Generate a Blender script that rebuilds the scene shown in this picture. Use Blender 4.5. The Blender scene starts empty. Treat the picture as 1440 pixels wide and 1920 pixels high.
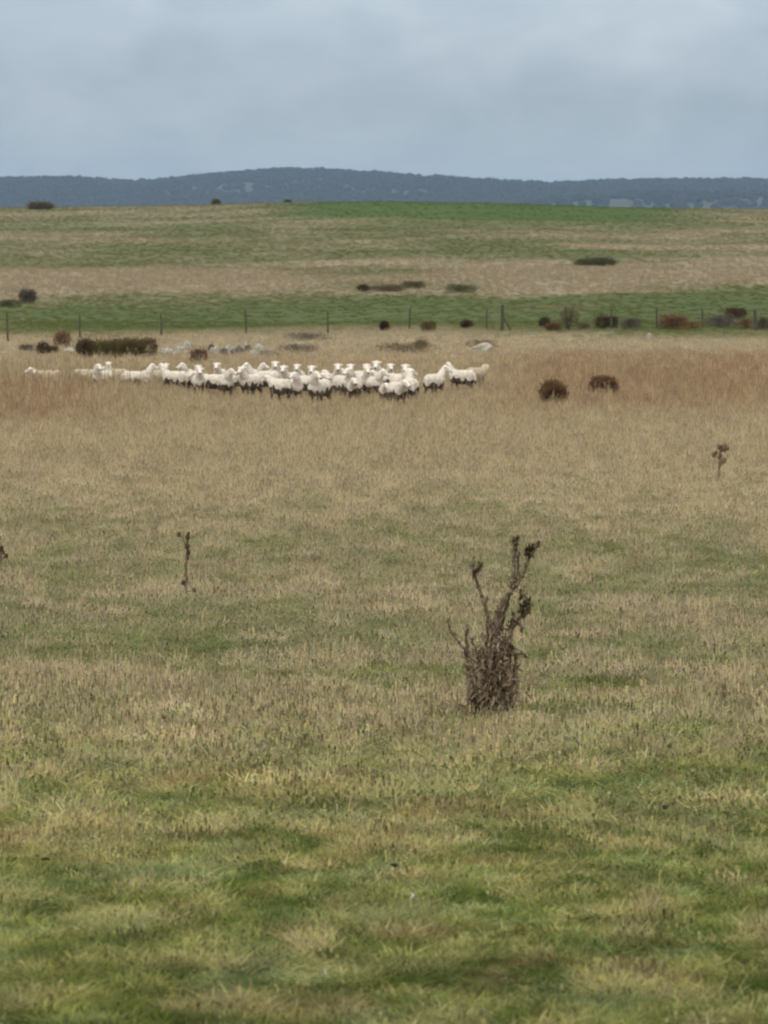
import bpy, bmesh, math, random
import numpy as np
from mathutils import Vector, Matrix, Euler, noise as mnoise

# ------------------------------------------------------------------ scene, camera, light
C = bpy.context.scene.collection
sc = bpy.context.scene
CAMZ = 8.0                      # eye height above the scene's datum; the ground under it lies at 6.55
F = 8000.0                      # focal length in pixels of a 1440x1920 picture
PITCH = math.atan(575 / F)

cam_d = bpy.data.cameras.new("camera")
cam = bpy.data.objects.new("camera", cam_d); C.objects.link(cam)
cam.location = (0, 0, CAMZ)
cam.rotation_euler = (math.pi / 2 - PITCH, 0, 0)
cam_d.sensor_fit = 'VERTICAL'; cam_d.sensor_height = 24.0; cam_d.sensor_width = 18.0
cam_d.lens = 24.0 * F / 1920.0
cam_d.clip_start = 0.5; cam_d.clip_end = 30000
cam_d.dof.use_dof = True; cam_d.dof.focus_distance = 24.0; cam_d.dof.aperture_fstop = 10.0
sc.camera = cam
sc.render.resolution_x = 768; sc.render.resolution_y = 1024

SUN_EL, SUN_AZ = math.radians(48), math.radians(215)   # azimuth from +Y clockwise: behind the left shoulder
w = bpy.data.worlds.new("World"); sc.world = w; w.use_nodes = True
nt = w.node_tree; nt.nodes.clear()
def N(nt, t, **kw):
    n = nt.nodes.new(t)
    for k, v in kw.items():
        if k.startswith('i_'):
            key = k[2:]
            n.inputs[int(key) if key.isdigit() else key.replace('_', ' ')].default_value = v
        else: setattr(n, k, v)
    return n
L = lambda nt, a, b: nt.links.new(a, b)
sky = N(nt, 'ShaderNodeTexSky', sky_type='NISHITA', sun_disc=False, sun_elevation=SUN_EL, sun_rotation=SUN_AZ)
sky.air_density = 1.2; sky.dust_density = 3.0
tc = N(nt, 'ShaderNodeTexCoord')
sep = N(nt, 'ShaderNodeSeparateXYZ'); L(nt, tc.outputs['Generated'], sep.inputs[0])
el = N(nt, 'ShaderNodeMath', operation='MAXIMUM', i_1=0.0); L(nt, sep.outputs[2], el.inputs[0])
cl = N(nt, 'ShaderNodeMath', operation='MULTIPLY_ADD', i_1=12.0, i_2=4.85); L(nt, el.outputs[0], cl.inputs[0])   # overcast: the zenith is brighter than the horizon
mp = N(nt, 'ShaderNodeMapping'); mp.inputs['Scale'].default_value = (1.0, 1.0, 1.9); L(nt, tc.outputs['Generated'], mp.inputs[0])
n1 = N(nt, 'ShaderNodeTexNoise', i_Scale=9.0, i_Detail=3.0, i_Roughness=0.45, i_Distortion=0.4); L(nt, mp.outputs[0], n1.inputs[0])
n2 = N(nt, 'ShaderNodeTexNoise', i_Scale=38.0, i_Detail=3.0, i_Roughness=0.5, i_Distortion=0.3); L(nt, mp.outputs[0], n2.inputs[0])
nm = N(nt, 'ShaderNodeMath', operation='MULTIPLY_ADD', i_1=0.55); L(nt, n1.outputs[0], nm.inputs[0])
nm2 = N(nt, 'ShaderNodeMath', operation='MULTIPLY', i_1=0.45); L(nt, n2.outputs[0], nm2.inputs[0]); L(nt, nm2.outputs[0], nm.inputs[2])
mr = N(nt, 'ShaderNodeMapRange', i_1=0.33, i_2=0.67, i_3=0.90, i_4=1.16); L(nt, nm.outputs[0], mr.inputs[0])
br = N(nt, 'ShaderNodeMapRange', interpolation_type='SMOOTHSTEP', i_1=.020, i_2=.052, i_3=0.0, i_4=.75); L(nt, el.outputs[0], br.inputs[0])
cl2 = N(nt, 'ShaderNodeMath', operation='ADD'); L(nt, cl.outputs[0], cl2.inputs[0]); L(nt, br.outputs[0], cl2.inputs[1]); cl = cl2
clm = N(nt, 'ShaderNodeMath', operation='MULTIPLY'); L(nt, cl.outputs[0], clm.inputs[0]); L(nt, mr.outputs[0], clm.inputs[1])
tint = N(nt, 'ShaderNodeMixRGB', blend_type='MIX'); tint.inputs[1].default_value = (0.82, 1.00, 1.17, 1); tint.inputs[2].default_value = (0.93, 1.07, 1.17, 1)
L(nt, mr.outputs[0], tint.inputs[0])
mrt = N(nt, 'ShaderNodeMapRange', i_1=0.33, i_2=0.67, i_3=0.0, i_4=1.0); L(nt, nm.outputs[0], mrt.inputs[0]); L(nt, mrt.outputs[0], tint.inputs[0])
wh = N(nt, 'ShaderNodeMixRGB', blend_type='MIX'); L(nt, tint.outputs[0], wh.inputs[1]); wh.inputs[2].default_value = (1.06, 1.03, .93, 1)
whf = N(nt, 'ShaderNodeMapRange', i_1=.06, i_2=.45, i_3=0.0, i_4=1.0); L(nt, el.outputs[0], whf.inputs[0]); L(nt, whf.outputs[0], wh.inputs[0])
vm = N(nt, 'ShaderNodeVectorMath', operation='SCALE'); L(nt, wh.outputs[0], vm.inputs[0]); L(nt, clm.outputs[0], vm.inputs['Scale'])
mixs = N(nt, 'ShaderNodeMixRGB', blend_type='MIX', i_0=0.9); L(nt, sky.outputs[0], mixs.inputs[1]); L(nt, vm.outputs[0], mixs.inputs[2])
bg = N(nt, 'ShaderNodeBackground', i_Strength=0.1); L(nt, mixs.outputs[0], bg.inputs[0])
wo = N(nt, 'ShaderNodeOutputWorld'); L(nt, bg.outputs[0], wo.inputs[0])

sl = bpy.data.lights.new("sun", 'SUN'); sl.energy = 0.9; sl.angle = math.radians(25); sl.color = (1.0, 0.95, 0.87)
so = bpy.data.objects.new("sun", sl); C.objects.link(so)
sd = Vector((math.sin(SUN_AZ) * math.cos(SUN_EL), math.cos(SUN_AZ) * math.cos(SUN_EL), math.sin(SUN_EL)))
so.rotation_euler = sd.to_track_quat('Z', 'Y').to_euler(); so.location = (0, -20, 60)

vs = sc.view_settings
vs.view_transform = 'Standard'; vs.look = 'None'; vs.exposure = 0.0; vs.gamma = 1.0; vs.use_curve_mapping = False
sc.render.engine = 'CYCLES'
sc.cycles.use_denoising = True
sc.cycles.filter_width = 2.0
sc.cycles.max_bounces = 6; sc.cycles.diffuse_bounces = 3; sc.cycles.transmission_bounces = 3
sc.cycles.volume_bounces = 1; sc.cycles.transparent_max_bounces = 6
try: sc.cycles.volume_step_rate = 4.0
except Exception: pass

# ------------------------------------------------------------------ numbers
R = np.random.default_rng(11)
def _h(ix, iy, s):
    h = (ix.astype(np.int64) * 374761393 + iy.astype(np.int64) * 668265263 + s * 1442695041) & 0xffffffff
    h = ((h ^ (h >> 13)) * 1274126177) & 0xffffffff
    h = h ^ (h >> 16)
    return (h & 0xffffff) / float(0xffffff)
def vnoise(x, y, s=0):
    x = np.asarray(x, float); y = np.asarray(y, float)
    ix = np.floor(x); iy = np.floor(y); fx = x - ix; fy = y - iy
    fx = fx * fx * (3 - 2 * fx); fy = fy * fy * (3 - 2 * fy)
    a = _h(ix, iy, s); b = _h(ix + 1, iy, s); c = _h(ix, iy + 1, s); d = _h(ix + 1, iy + 1, s)
    return (a * (1 - fx) + b * fx) * (1 - fy) + (c * (1 - fx) + d * fx) * fy
def fbm(x, y, s=0, o=4, g=0.5):
    x = np.asarray(x, float); y = np.asarray(y, float)
    t = 0; a = 1; n = 0
    for k in range(o):
        t = t + a * vnoise(x * 2 ** k + 17.3 * k, y * 2 ** k - 9.1 * k, s + k); n += a; a *= g
    return t / n
def sm(a, b, x):
    t = np.clip((np.asarray(x, float) - a) / (b - a), 0, 1); return t * t * (3 - 2 * t)

KD = [(-80, -1.2), (-20, -1.38), (0, -1.45), (8, -1.56), (12, -1.78), (17.4, -2.09), (25, -2.58), (33.3, -3.04), (45, -3.42), (57, -3.75),
      (80, -4.5), (105, -5.3), (122, -5.87), (133, -6.15), (140, -6.21), (160, -6.25), (180, -6.15), (200, -5.95), (240, -5.6),
      (300, -5.0), (400, -3.8), (550, -1.6), (655, -0.12), (690, -0.1), (800, -3.0), (1200, -22.0), (2500, -45.0), (6000, -50.0), (20000, -50.0)]
kx = np.array([k[0] for k in KD], float); kz = np.array([k[1] for k in KD], float)
dd = np.diff(kz) / np.diff(kx)
mm = np.zeros(len(kx)); mm[0] = dd[0]; mm[-1] = dd[-1]
for i in range(1, len(kx) - 1):
    mm[i] = 0 if dd[i - 1] * dd[i] <= 0 else 2 * dd[i - 1] * dd[i] / (dd[i - 1] + dd[i])
def prof(d):
    d = np.clip(np.asarray(d, float), kx[0], kx[-1] - 1)
    i = np.clip(np.searchsorted(kx, d, 'right') - 1, 0, len(kx) - 2)
    h = kx[i + 1] - kx[i]; t = (d - kx[i]) / h
    return (2 * t**3 - 3 * t**2 + 1) * kz[i] + (t**3 - 2 * t**2 + t) * h * mm[i] + (-2 * t**3 + 3 * t**2) * kz[i + 1] + (t**3 - t**2) * h * mm[i + 1]
def gz(x, y):
    """height of the ground"""
    x = np.asarray(x, float); y = np.asarray(y, float)
    z = prof(y) + CAMZ
    z = z + (fbm(x * 1.1, y * 0.9, 5, 3) - 0.5) * 0.05
    z = z + (fbm(x * 0.11, y * 0.07, 6, 3) - 0.5) * 0.30 * sm(60, 200, y)
    px = np.clip(x / np.maximum(y, 50) * F + 720, -900, 2400)       # the crest is a low dome, highest a little left of the middle
    bump = np.interp(px, [-900, -200, 0, 300, 500, 700, 850, 1000, 1150, 1440, 2300], [-14, -9, -5, -1, 4, 8, 6.5, 2, -3, -8, -16])
    z = z + bump * 0.081 * sm(350, 640, y)
    return z
def at(px, row):
    """ground point seen in that direction"""
    dx = (px - 720) / F; up = (row - 960) / F
    dy = math.cos(PITCH) - up * math.sin(PITCH); dz = -math.sin(PITCH) - up * math.cos(PITCH)
    t = np.concatenate([np.linspace(5, 60, 1200), np.linspace(60, 900, 8000)])
    X = dx * t; Y = dy * t; Z = CAMZ + dz * t
    k = np.nonzero(Z < gz(X, Y))[0]
    k = k[0] if len(k) else len(t) - 1
    return Vector((float(X[k]), float(Y[k]), float(gz(X[k], Y[k]))))
def atd(px, d):
    x = (px - 720) / F * d * math.hypot(1, 0.0)
    return Vector((x, d, float(gz(x, d))))
def ppm(d): return F / d                                           # photo pixels per metre at distance d

# ------------------------------------------------------------------ helpers
def tag(o, label=None, cat=None, group=None, kind=None):
    if label: o['label'] = label
    if cat: o['category'] = cat
    if group: o['group'] = group
    if kind: o['kind'] = kind
    return o
def empty(name, loc, rz=0.0, s=1.0):
    o = bpy.data.objects.new(name, None); C.objects.link(o)
    o.location = loc; o.rotation_euler = (0, 0, rz); o.scale = (s, s, s); o.empty_display_size = 0.2
    return o
def mesh_obj(name, V, Fc, mats, parent=None, smooth=False, mi=None, col=None):
    m = bpy.data.meshes.new(name); m.from_pydata([tuple(v) for v in V], [], Fc)
    for k in (mats if isinstance(mats, (list, tuple)) else [mats]): m.materials.append(k)
    if mi is not None: m.polygons.foreach_set('material_index', mi)
    if smooth: m.polygons.foreach_set('use_smooth', [True] * len(m.polygons))
    if col is not None:
        a = m.attributes.new('tone', 'FLOAT_COLOR', 'POINT')
        a.data.foreach_set('color', np.asarray(col, np.float32).ravel())
    m.update()
    o = bpy.data.objects.new(name, m); C.objects.link(o)
    if parent: o.parent = parent
    return o
class MB:
    def __init__(s): s.V = []; s.F = []; s.c = []
    def tube(s, pts, rad, n=6, cap=True, col=None):
        pts = [Vector(p) for p in pts]; b = len(s.V)
        up = Vector((0.3, 0.9, 0.1))
        for i, p in enumerate(pts):
            t = (pts[min(i + 1, len(pts) - 1)] - pts[max(i - 1, 0)]).normalized()
            u = t.cross(up).normalized(); v = t.cross(u)
            r = rad[i] if isinstance(rad, (list, tuple)) else rad
            for k in range(n):
                a = 2 * math.pi * k / n
                s.V.append(p + (u * math.cos(a) + v * math.sin(a)) * r)
        for i in range(len(pts) - 1):
            for k in range(n):
                q = b + i * n
                s.F.append((q + k, q + (k + 1) % n, q + n + (k + 1) % n, q + n + k))
        if cap:
            s.F.append(tuple(b + k for k in range(n))[::-1]); e = b + (len(pts) - 1) * n
            s.F.append(tuple(e + k for k in range(n)))
    def quad(s, c, u, v):
        b = len(s.V); s.V += [c - u - v, c + u - v, c + u + v, c - u + v]; s.F.append((b, b + 1, b + 2, b + 3))
    def leaf(s, base, d, side, L_, w_, curl=0.0, seg=3):
        """a tapering strip that bends downwards along its length"""
        b = len(s.V); p = Vector(base); d = Vector(d).normalized(); side = Vector(side).normalized()
        for i in range(seg + 1):
            t = i / seg; ww = w_ * (0.55 + 0.9 * t) * (1 - t) ** 0.7 if i else w_ * 0.4
            s.V += [p - side * ww, p + side * ww]
            p = p + d * (L_ / seg); d = (d + Vector((0, 0, -curl / seg)) + side * random.uniform(-.12, .12)).normalized()
        for i in range(seg): q = b + 2 * i; s.F.append((q, q + 1, q + 3, q + 2))
    def ball(s, c, r, n=6, m=4, jag=0.0):
        c = Vector(c); b = len(s.V); r = Vector(r) if hasattr(r, '__len__') else Vector((r, r, r))
        s.V.append(c + Vector((0, 0, r.z)))
        for j in range(1, m):
            for i in range(n):
                th = math.pi * j / m; ph = 2 * math.pi * (i + 0.5 * (j % 2)) / n; k = 1 + random.uniform(-jag, jag)
                s.V.append(c + Vector((r.x * math.sin(th) * math.cos(ph), r.y * math.sin(th) * math.sin(ph), r.z * math.cos(th))) * k)
        s.V.append(c - Vector((0, 0, r.z))); e = len(s.V) - 1
        for i in range(n): s.F.append((b, b + 1 + i, b + 1 + (i + 1) % n))
        for j in range(m - 2):
            for i in range(n):
                q = b + 1 + j * n; s.F.append((q + i, q + n + i, q + n + (i + 1) % n, q + (i + 1) % n))
        q = b + 1 + (m - 2) * n
        for i in range(n): s.F.append((q + i, e, q + (i + 1) % n))
    def build(s, name, mat, parent=None, smooth=False): return mesh_obj(name, s.V, s.F, mat, parent, smooth)

def mat(name, c1, c2=None, scale=6.0, rough=0.9, bump=0.0, detail=5.0, trans=0.0, spec=0.2, bscale=None, mid=(0.35, 0.65)):
    m = bpy.data.materials.new(name); m.use_nodes = True; t = m.node_tree; b = t.nodes['Principled BSDF']
    b.inputs['Roughness'].default_value = rough; b.inputs['Specular IOR Level'].default_value = spec
    if c2 is None: c2 = tuple(v * 0.6 for v in c1)
    tcn = N(t, 'ShaderNodeTexCoord'); no = N(t, 'ShaderNodeTexNoise', i_Scale=scale, i_Detail=detail, i_Roughness=0.6); L(t, tcn.outputs['Object'], no.inputs[0])
    cr = N(t, 'ShaderNodeValToRGB'); cr.color_ramp.elements[0].position = mid[0]; cr.color_ramp.elements[1].position = mid[1]
    cr.color_ramp.elements[0].color = (*c2, 1); cr.color_ramp.elements[1].color = (*c1, 1)
    L(t, no.outputs[0], cr.inputs[0]); L(t, cr.outputs[0], b.inputs['Base Color'])
    if bump:
        nb = N(t, 'ShaderNodeTexNoise', i_Scale=bscale or scale * 4, i_Detail=4.0); L(t, tcn.outputs['Object'], nb.inputs[0])
        bp = N(t, 'ShaderNodeBump', i_Strength=bump, i_Distance=0.03); L(t, nb.outputs[0], bp.inputs['Height']); L(t, bp.outputs[0], b.inputs['Normal'])
    if trans:
        tr = N(t, 'ShaderNodeBsdfTranslucent'); L(t, cr.outputs[0], tr.inputs[0]); mx = N(t, 'ShaderNodeMixShader', i_0=trans)
        L(t, b.outputs[0], mx.inputs[1]); L(t, tr.outputs[0], mx.inputs[2]); L(t, mx.outputs[0], t.nodes['Material Output'].inputs[0])
    return m

# ------------------------------------------------------------------ what grows where
def cover(x, y):
    """returns colour of the sward (n,3), dryness, rust, and height of the growth in metres, for points on the ground"""
    x = np.asarray(x, float); y = np.asarray(y, float)
    px = x / np.maximum(y, 4) * F + 720
    ly = np.log(np.maximum(y, 4))
    big = fbm(x * 1.1, y * 0.45, 21, 4); med = fbm(x * 5.5, y * 2.2, 31, 4, 0.6); fine = fbm(x * 13, y * 6, 41, 3)
    wide = fbm(x * 0.10, y * 0.05, 51, 4); vast = fbm(x * 0.03, y * 0.018, 61, 4)
    # dryness of the near pasture by distance
    base = np.interp(y, [5, 8, 9.2, 10.5, 12, 13.5, 15.2, 17.4, 20, 25, 33, 45, 60, 80, 115, 150, 175], [.02, .11, .17, .31, .42, .42, .57, .60, .55, .46, .45, .52, .70, .86, .93, .93, .88])
    dry = base + (big - 0.5) * (.55 + .4 * sm(12, 20, y)) * sm(80, 20, y) + (med - 0.5) * (1.5 + .2 * sm(12, 18, y) - .4 * sm(22, 30, y)) * sm(110, 25, y) + (fine - 0.5) * 1.3 * sm(40, 12, y) + (wide - .5) * 0.7 * sm(30, 60, y) * sm(220, 120, y)
    # tan left bank at 16-19 m, green pools on the right at 13-15 m
    dry = dry + 0.22 * sm(900, 200, px) * sm(14, 16.5, y) * sm(22, 19, y) - 0.28 * sm(850, 1150, px) * sm(12.6, 13.2, y) * sm(15.6, 14.4, y)
    dry = dry - 0.22 * sm(900, 200, px) * sm(34, 30, y) * sm(20, 23, y)
    rust = sm(88, 112, y) * sm(185, 165, y) * (0.18 + 0.8 * sm(330, 60, px) * sm(150, 135, y) + 0.75 * sm(860, 1120, px) * sm(112, 122, y)) * (0.35 + 1.3 * fbm(x * 0.5, y * 0.12, 71, 4))
    # beyond the fence: bands of rough and mown grass
    edge = (fbm(x * 0.05, y * 0.02, 81, 5, .6) - 0.5)
    yy = y * (1 + 0.30 * edge) - x * 0.25
    far = np.interp(yy, [150, 190, 196, 206, 240, 250, 262, 315, 326, 345, 365, 400, 520, 640, 680],
                        [.9, .85, .60, .12, .10, .32, 1.12, 1.15, .70, .12, .24, .45, .45, .38, .36])
    far = .44 + (far - .44) * .62 + (vast - .5) * 0.7 + (wide - 0.5) * 0.9 + (big - .5) * .35
    t = sm(186, 202, y + (wide - .5) * 14); dry = np.clip(dry * (1 - t) + far * t, 0, 1)
    lush = sm(470, 660, px + edge * 200) * sm(1320, 1190, px + edge * 160) * sm(485, 545, y - np.abs(px - 880) * 0.06 + edge * 90) * .9
    lush = np.maximum(lush, 0.55 * sm(0.35, 0.15, far) * sm(200, 206, y) * sm(275, 250, y))
    n = x.shape
    def mixc(a, b, k): return a * (1 - k[..., None]) + b * k[..., None]
    g1 = np.array([.062, .092, .012]); g2 = np.array([.160, .172, .044]); g3 = np.array([.125, .158, .070])
    d1 = np.array([.41, .338, .235]); d2 = np.array([.33, .278, .195]); ru = np.array([.285, .172, .108]); lu = np.array([.056, .092, .014]); pk = np.array([.35, .285, .195])
    gg = mixc(g1 + np.zeros(n + (3,)), g2 + np.zeros(n + (3,)), sm(.30, .70, fbm(x * 5.1, y * 2.4, 91, 4, .6)))
    gg = mixc(gg, g3 + np.zeros(n + (3,)), sm(.50, .75, fbm(x * 2.1, y * 2.1, 93, 3)) * 0.8)
    gg = mixc(gg, np.array([.185, .190, .100]) + np.zeros(n + (3,)), sm(18, 28, y) * sm(90, 60, y) * .6)
    gg = mixc(gg, np.array([.135, .150, .050]) + np.zeros(n + (3,)), sm(60, 250, y) * 0.8)
    dc = mixc(d1 + np.zeros(n + (3,)), d2 + np.zeros(n + (3,)), sm(.3, .7, fbm(x * 2.3, y * 1.8, 95, 4)))
    dc = mixc(dc, pk + np.zeros(n + (3,)), sm(190, 240, y) * 0.7)
    dc = mixc(dc, np.array([.31, .265, .125]) + np.zeros(n + (3,)), sm(16.5, 12.5, y) * .65)
    c = mixc(gg, dc, sm(.12, .88, dry))
    c = c * (1 - .20 * sm(186, 215, y))[..., None]
    c = mixc(c, ru + np.zeros(n + (3,)), np.clip(rust, 0, .85))
    c = mixc(c, lu + np.zeros(n + (3,)), np.clip(lush, 0, 1)); c = mixc(c, np.array([.048, .094, .004]) + np.zeros(n + (3,)), np.clip(lush, 0, 1) * sm(400, 480, y) * .9)
    deep = sm(.56, .68, fbm(x * 5.0, y * 2.1, 121, 4, .55)) * sm(.95, .45, dry) * sm(60, 20, y)       # close dark clover between the grass
    c = mixc(c, np.array([.046, .068, .009]) + np.zeros(n + (3,)), deep * .95)
    spk = fbm(x * 17, y * 6, 131, 3, .65); near = sm(24, 13, y)                 # leafy mosaic of the close turf: grey green, yellow green, dark
    c = mixc(c, np.array([.280, .265, .115]) + np.zeros(n + (3,)), sm(.54, .64, spk) * near * .8)
    c = mixc(c, np.array([.036, .060, .008]) + np.zeros(n + (3,)), sm(.47, .36, spk) * near * .8)
    spk2 = fbm(x * 9 + 40, y * 4.5, 141, 3, .6)
    c = mixc(c, np.array([.170, .205, .095]) + np.zeros(n + (3,)), sm(.60, .68, spk2) * near * .5)
    c = mixc(c, np.array([.150, .105, .045]) + np.zeros(n + (3,)), sm(.34, .25, spk2) * near * .6)
    c = c * (1 + .16 * near * sm(8, 11, y) + .14 * near + .06 * sm(18, 26, y) * sm(75, 50, y))[..., None]
    hgt = np.interp(y, [5, 12, 18, 30, 60, 90, 120, 150, 190, 210, 300, 600], [.029, .036, .046, .056, .062, .10, .115, .115, .10, .10, .12, .16])
    hgt = hgt * (1 - .5 * deep) + 0.10 * sm(430, 200, px) * sm(110, 135, y) * sm(170, 150, y)
    hgt = hgt * (0.75 + 0.5 * dry) * (1 + 0.5 * np.clip(rust, 0, 1)) * (1 - 0.55 * np.clip(lush, 0, 1))
    return c, dry, rust, hgt, lush

# ------------------------------------------------------------------ materials
def attr_mat(name, atype, rough=0.85, trans=0.35, var=0.5, ground=False):
    m = bpy.data.materials.new(name); m.use_nodes = True; t = m.node_tree; b = t.nodes['Principled BSDF']
    b.inputs['Roughness'].default_value = rough; b.inputs['Specular IOR Level'].default_value = 0.15
    a = N(t, 'ShaderNodeAttribute', attribute_type=atype, attribute_name='tone')
    if ground:
        ge = N(t, 'ShaderNodeNewGeometry')
        mpn = N(t, 'ShaderNodeMapping'); L(t, ge.outputs['Position'], mpn.inputs[0]); mpn.inputs['Scale'].default_value = (1, .6, 1)
        n_a = N(t, 'ShaderNodeTexNoise', i_Scale=1.3, i_Detail=8.0, i_Roughness=0.7); L(t, mpn.outputs[0], n_a.inputs[0])
        n_b = N(t, 'ShaderNodeTexNoise', i_Scale=0.12, i_Detail=5.0, i_Roughness=0.6); L(t, mpn.outputs[0], n_b.inputs[0])
        k1 = N(t, 'ShaderNodeMapRange', i_1=.25, i_2=.75, i_3=.62, i_4=1.32); L(t, n_a.outputs[0], k1.inputs[0])
        k2 = N(t, 'ShaderNodeMapRange', i_1=.3, i_2=.7, i_3=.9, i_4=1.1); L(t, n_b.outputs[0], k2.inputs[0])
        k = N(t, 'ShaderNodeMath', operation='MULTIPLY'); L(t, k1.outputs[0], k.inputs[0]); L(t, k2.outputs[0], k.inputs[1])
        sc_ = N(t, 'ShaderNodeVectorMath', operation='SCALE'); L(t, a.outputs['Color'], sc_.inputs[0]); L(t, k.outputs[0], sc_.inputs['Scale'])
        L(t, sc_.outputs[0], b.inputs['Base Color'])
        bp = N(t, 'ShaderNodeBump', i_Strength=0.6, i_Distance=0.08); L(t, n_a.outputs[0], bp.inputs['Height']); L(t, bp.outputs[0], b.inputs['Normal'])
    else:
        a2 = N(t, 'ShaderNodeAttribute', attribute_type='GEOMETRY', attribute_name='blade')
        sc_ = N(t, 'ShaderNodeMixRGB', blend_type='MULTIPLY', i_0=1.0); L(t, a.outputs['Color'], sc_.inputs[1]); L(t, a2.outputs['Color'], sc_.inputs[2])
        L(t, sc_.outputs[0], b.inputs['Base Color'])
        tr = N(t, 'ShaderNodeBsdfTranslucent'); L(t, sc_.outputs[0], tr.inputs[0]); mx = N(t, 'ShaderNodeMixShader', i_0=trans)
        L(t, b.outputs[0], mx.inputs[1]); L(t, tr.outputs[0], mx.inputs[2]); L(t, mx.outputs[0], t.nodes['Material Output'].inputs[0])
    return m
M_ground = attr_mat('pasture ground', 'GEOMETRY', ground=True)
M_grass = attr_mat('grass blades', 'INSTANCER', trans=0.4)

# ------------------------------------------------------------------ ground
def make_ground():
    ds = np.concatenate([[-70, -40, -20, -8, 0, 3, 5, 6], np.arange(6.5, 20, .10), np.arange(20, 45, .3), np.arange(45, 120, .7), np.arange(120, 260, 1.0),
                         np.arange(260, 700, 2.2), [705, 712, 722, 740, 770, 810, 880, 1000, 1200, 1500, 2000, 2800, 4000, 5500, 7500, 9300]])
    us = np.concatenate([[-60, -25, -10, -5, -3, -2, -1.5, -1.2], np.linspace(-1, 1, 150), [1.2, 1.5, 2, 3, 5, 10, 25, 60]])
    D, U = np.meshgrid(ds, us, indexing='ij')
    W = np.minimum(0.125 * np.maximum(D, 5) + 1.5, 140.0)
    X = U * W; Z = gz(X, D)
    V = np.stack([X, D, Z], -1).reshape(-1, 3)
    c = cover(X, D)[0] * 0.8
    c = np.concatenate([c, np.ones(c.shape[:2] + (1,))], -1).reshape(-1, 4)
    nu = len(us); nd = len(ds)
    i = np.arange(nd - 1)[:, None] * nu + np.arange(nu - 1)[None, :]
    Fc = np.stack([i, i + 1, i + nu + 1, i + nu], -1).reshape(-1, 4)
    m = bpy.data.meshes.new('ground'); m.vertices.add(len(V)); m.vertices.foreach_set('co', V.astype(np.float32).ravel())
    m.loops.add(len(Fc) * 4); m.loops.foreach_set('vertex_index', Fc.astype(np.int32).ravel())
    m.polygons.add(len(Fc)); m.polygons.foreach_set('loop_start', np.arange(0, len(Fc) * 4, 4, dtype=np.int32)); m.update(calc_edges=True)
    m.polygons.foreach_set('use_smooth', np.ones(len(Fc), bool))
    a = m.attributes.new('tone', 'FLOAT_COLOR', 'POINT'); a.data.foreach_set('color', c.astype(np.float32).ravel())
    m.materials.append(M_ground)
    o = bpy.data.objects.new('ground', m); C.objects.link(o); tag(o, kind='structure')
make_ground()

# far hills: two long swells of wooded country, several kilometres away
ROWS = ([-1500, -700, -200, 0, 150, 240, 330, 400, 470, 545, 620, 700, 780, 860, 950, 1030, 1120, 1200, 1440, 1700, 2300, 3000],
        [352, 345, 338, 338, 336, 344, 338, 330, 325, 321, 323, 328, 333, 337, 341, 345, 340, 339, 342, 345, 350, 352])
def hz(x, y):
    px = x / 7400 * F + 720
    top = (385 - np.interp(px, ROWS[0], ROWS[1])) * 7400 / F
    s = sm(5600, 7400, y) * sm(9200, 7500, y)
    a = CAMZ - 52 + (top + 52 - 6.0) * s
    a = a + (fbm(x * .003, y * .003, 101, 3) - .5) * 7 * s
    px2 = x / 6000 * F + 720                                         # a lower swell in front on the right
    t2 = np.interp(px2, [600, 850, 1000, 1150, 1440, 1900, 2600], [-50, -34, 2, 9, 12, 14, 6])
    b = CAMZ - 52 + (t2 + 52) * sm(5200, 6000, y) * sm(7000, 6050, y)
    return np.maximum(a, b)
def make_hills():
    xs = np.linspace(-5200, 5200, 261); ys = np.concatenate([np.linspace(5150, 9200, 70)])
    Y, X = np.meshgrid(ys, xs, indexing='ij'); Z = hz(X, Y)
    V = np.stack([X, Y, Z], -1).reshape(-1, 3); nu = len(xs)
    i = np.arange(len(ys) - 1)[:, None] * nu + np.arange(nu - 1)[None, :]
    Fc = np.stack([i, i + 1, i + nu + 1, i + nu], -1).reshape(-1, 4)
    fields = sm(.50, .62, fbm(X * .0035, Y * .0022, 111, 3))
    c = np.array([.028, .040, .022]) * (1 - fields[..., None]) + np.array([.036, .044, .034]) * fields[..., None]
    c = np.concatenate([c, np.ones(c.shape[:2] + (1,))], -1).reshape(-1, 4)
    o = mesh_obj('hills', V, Fc.tolist(), M_ground, smooth=True, col=c); tag(o, kind='structure')
make_hills()

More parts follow.
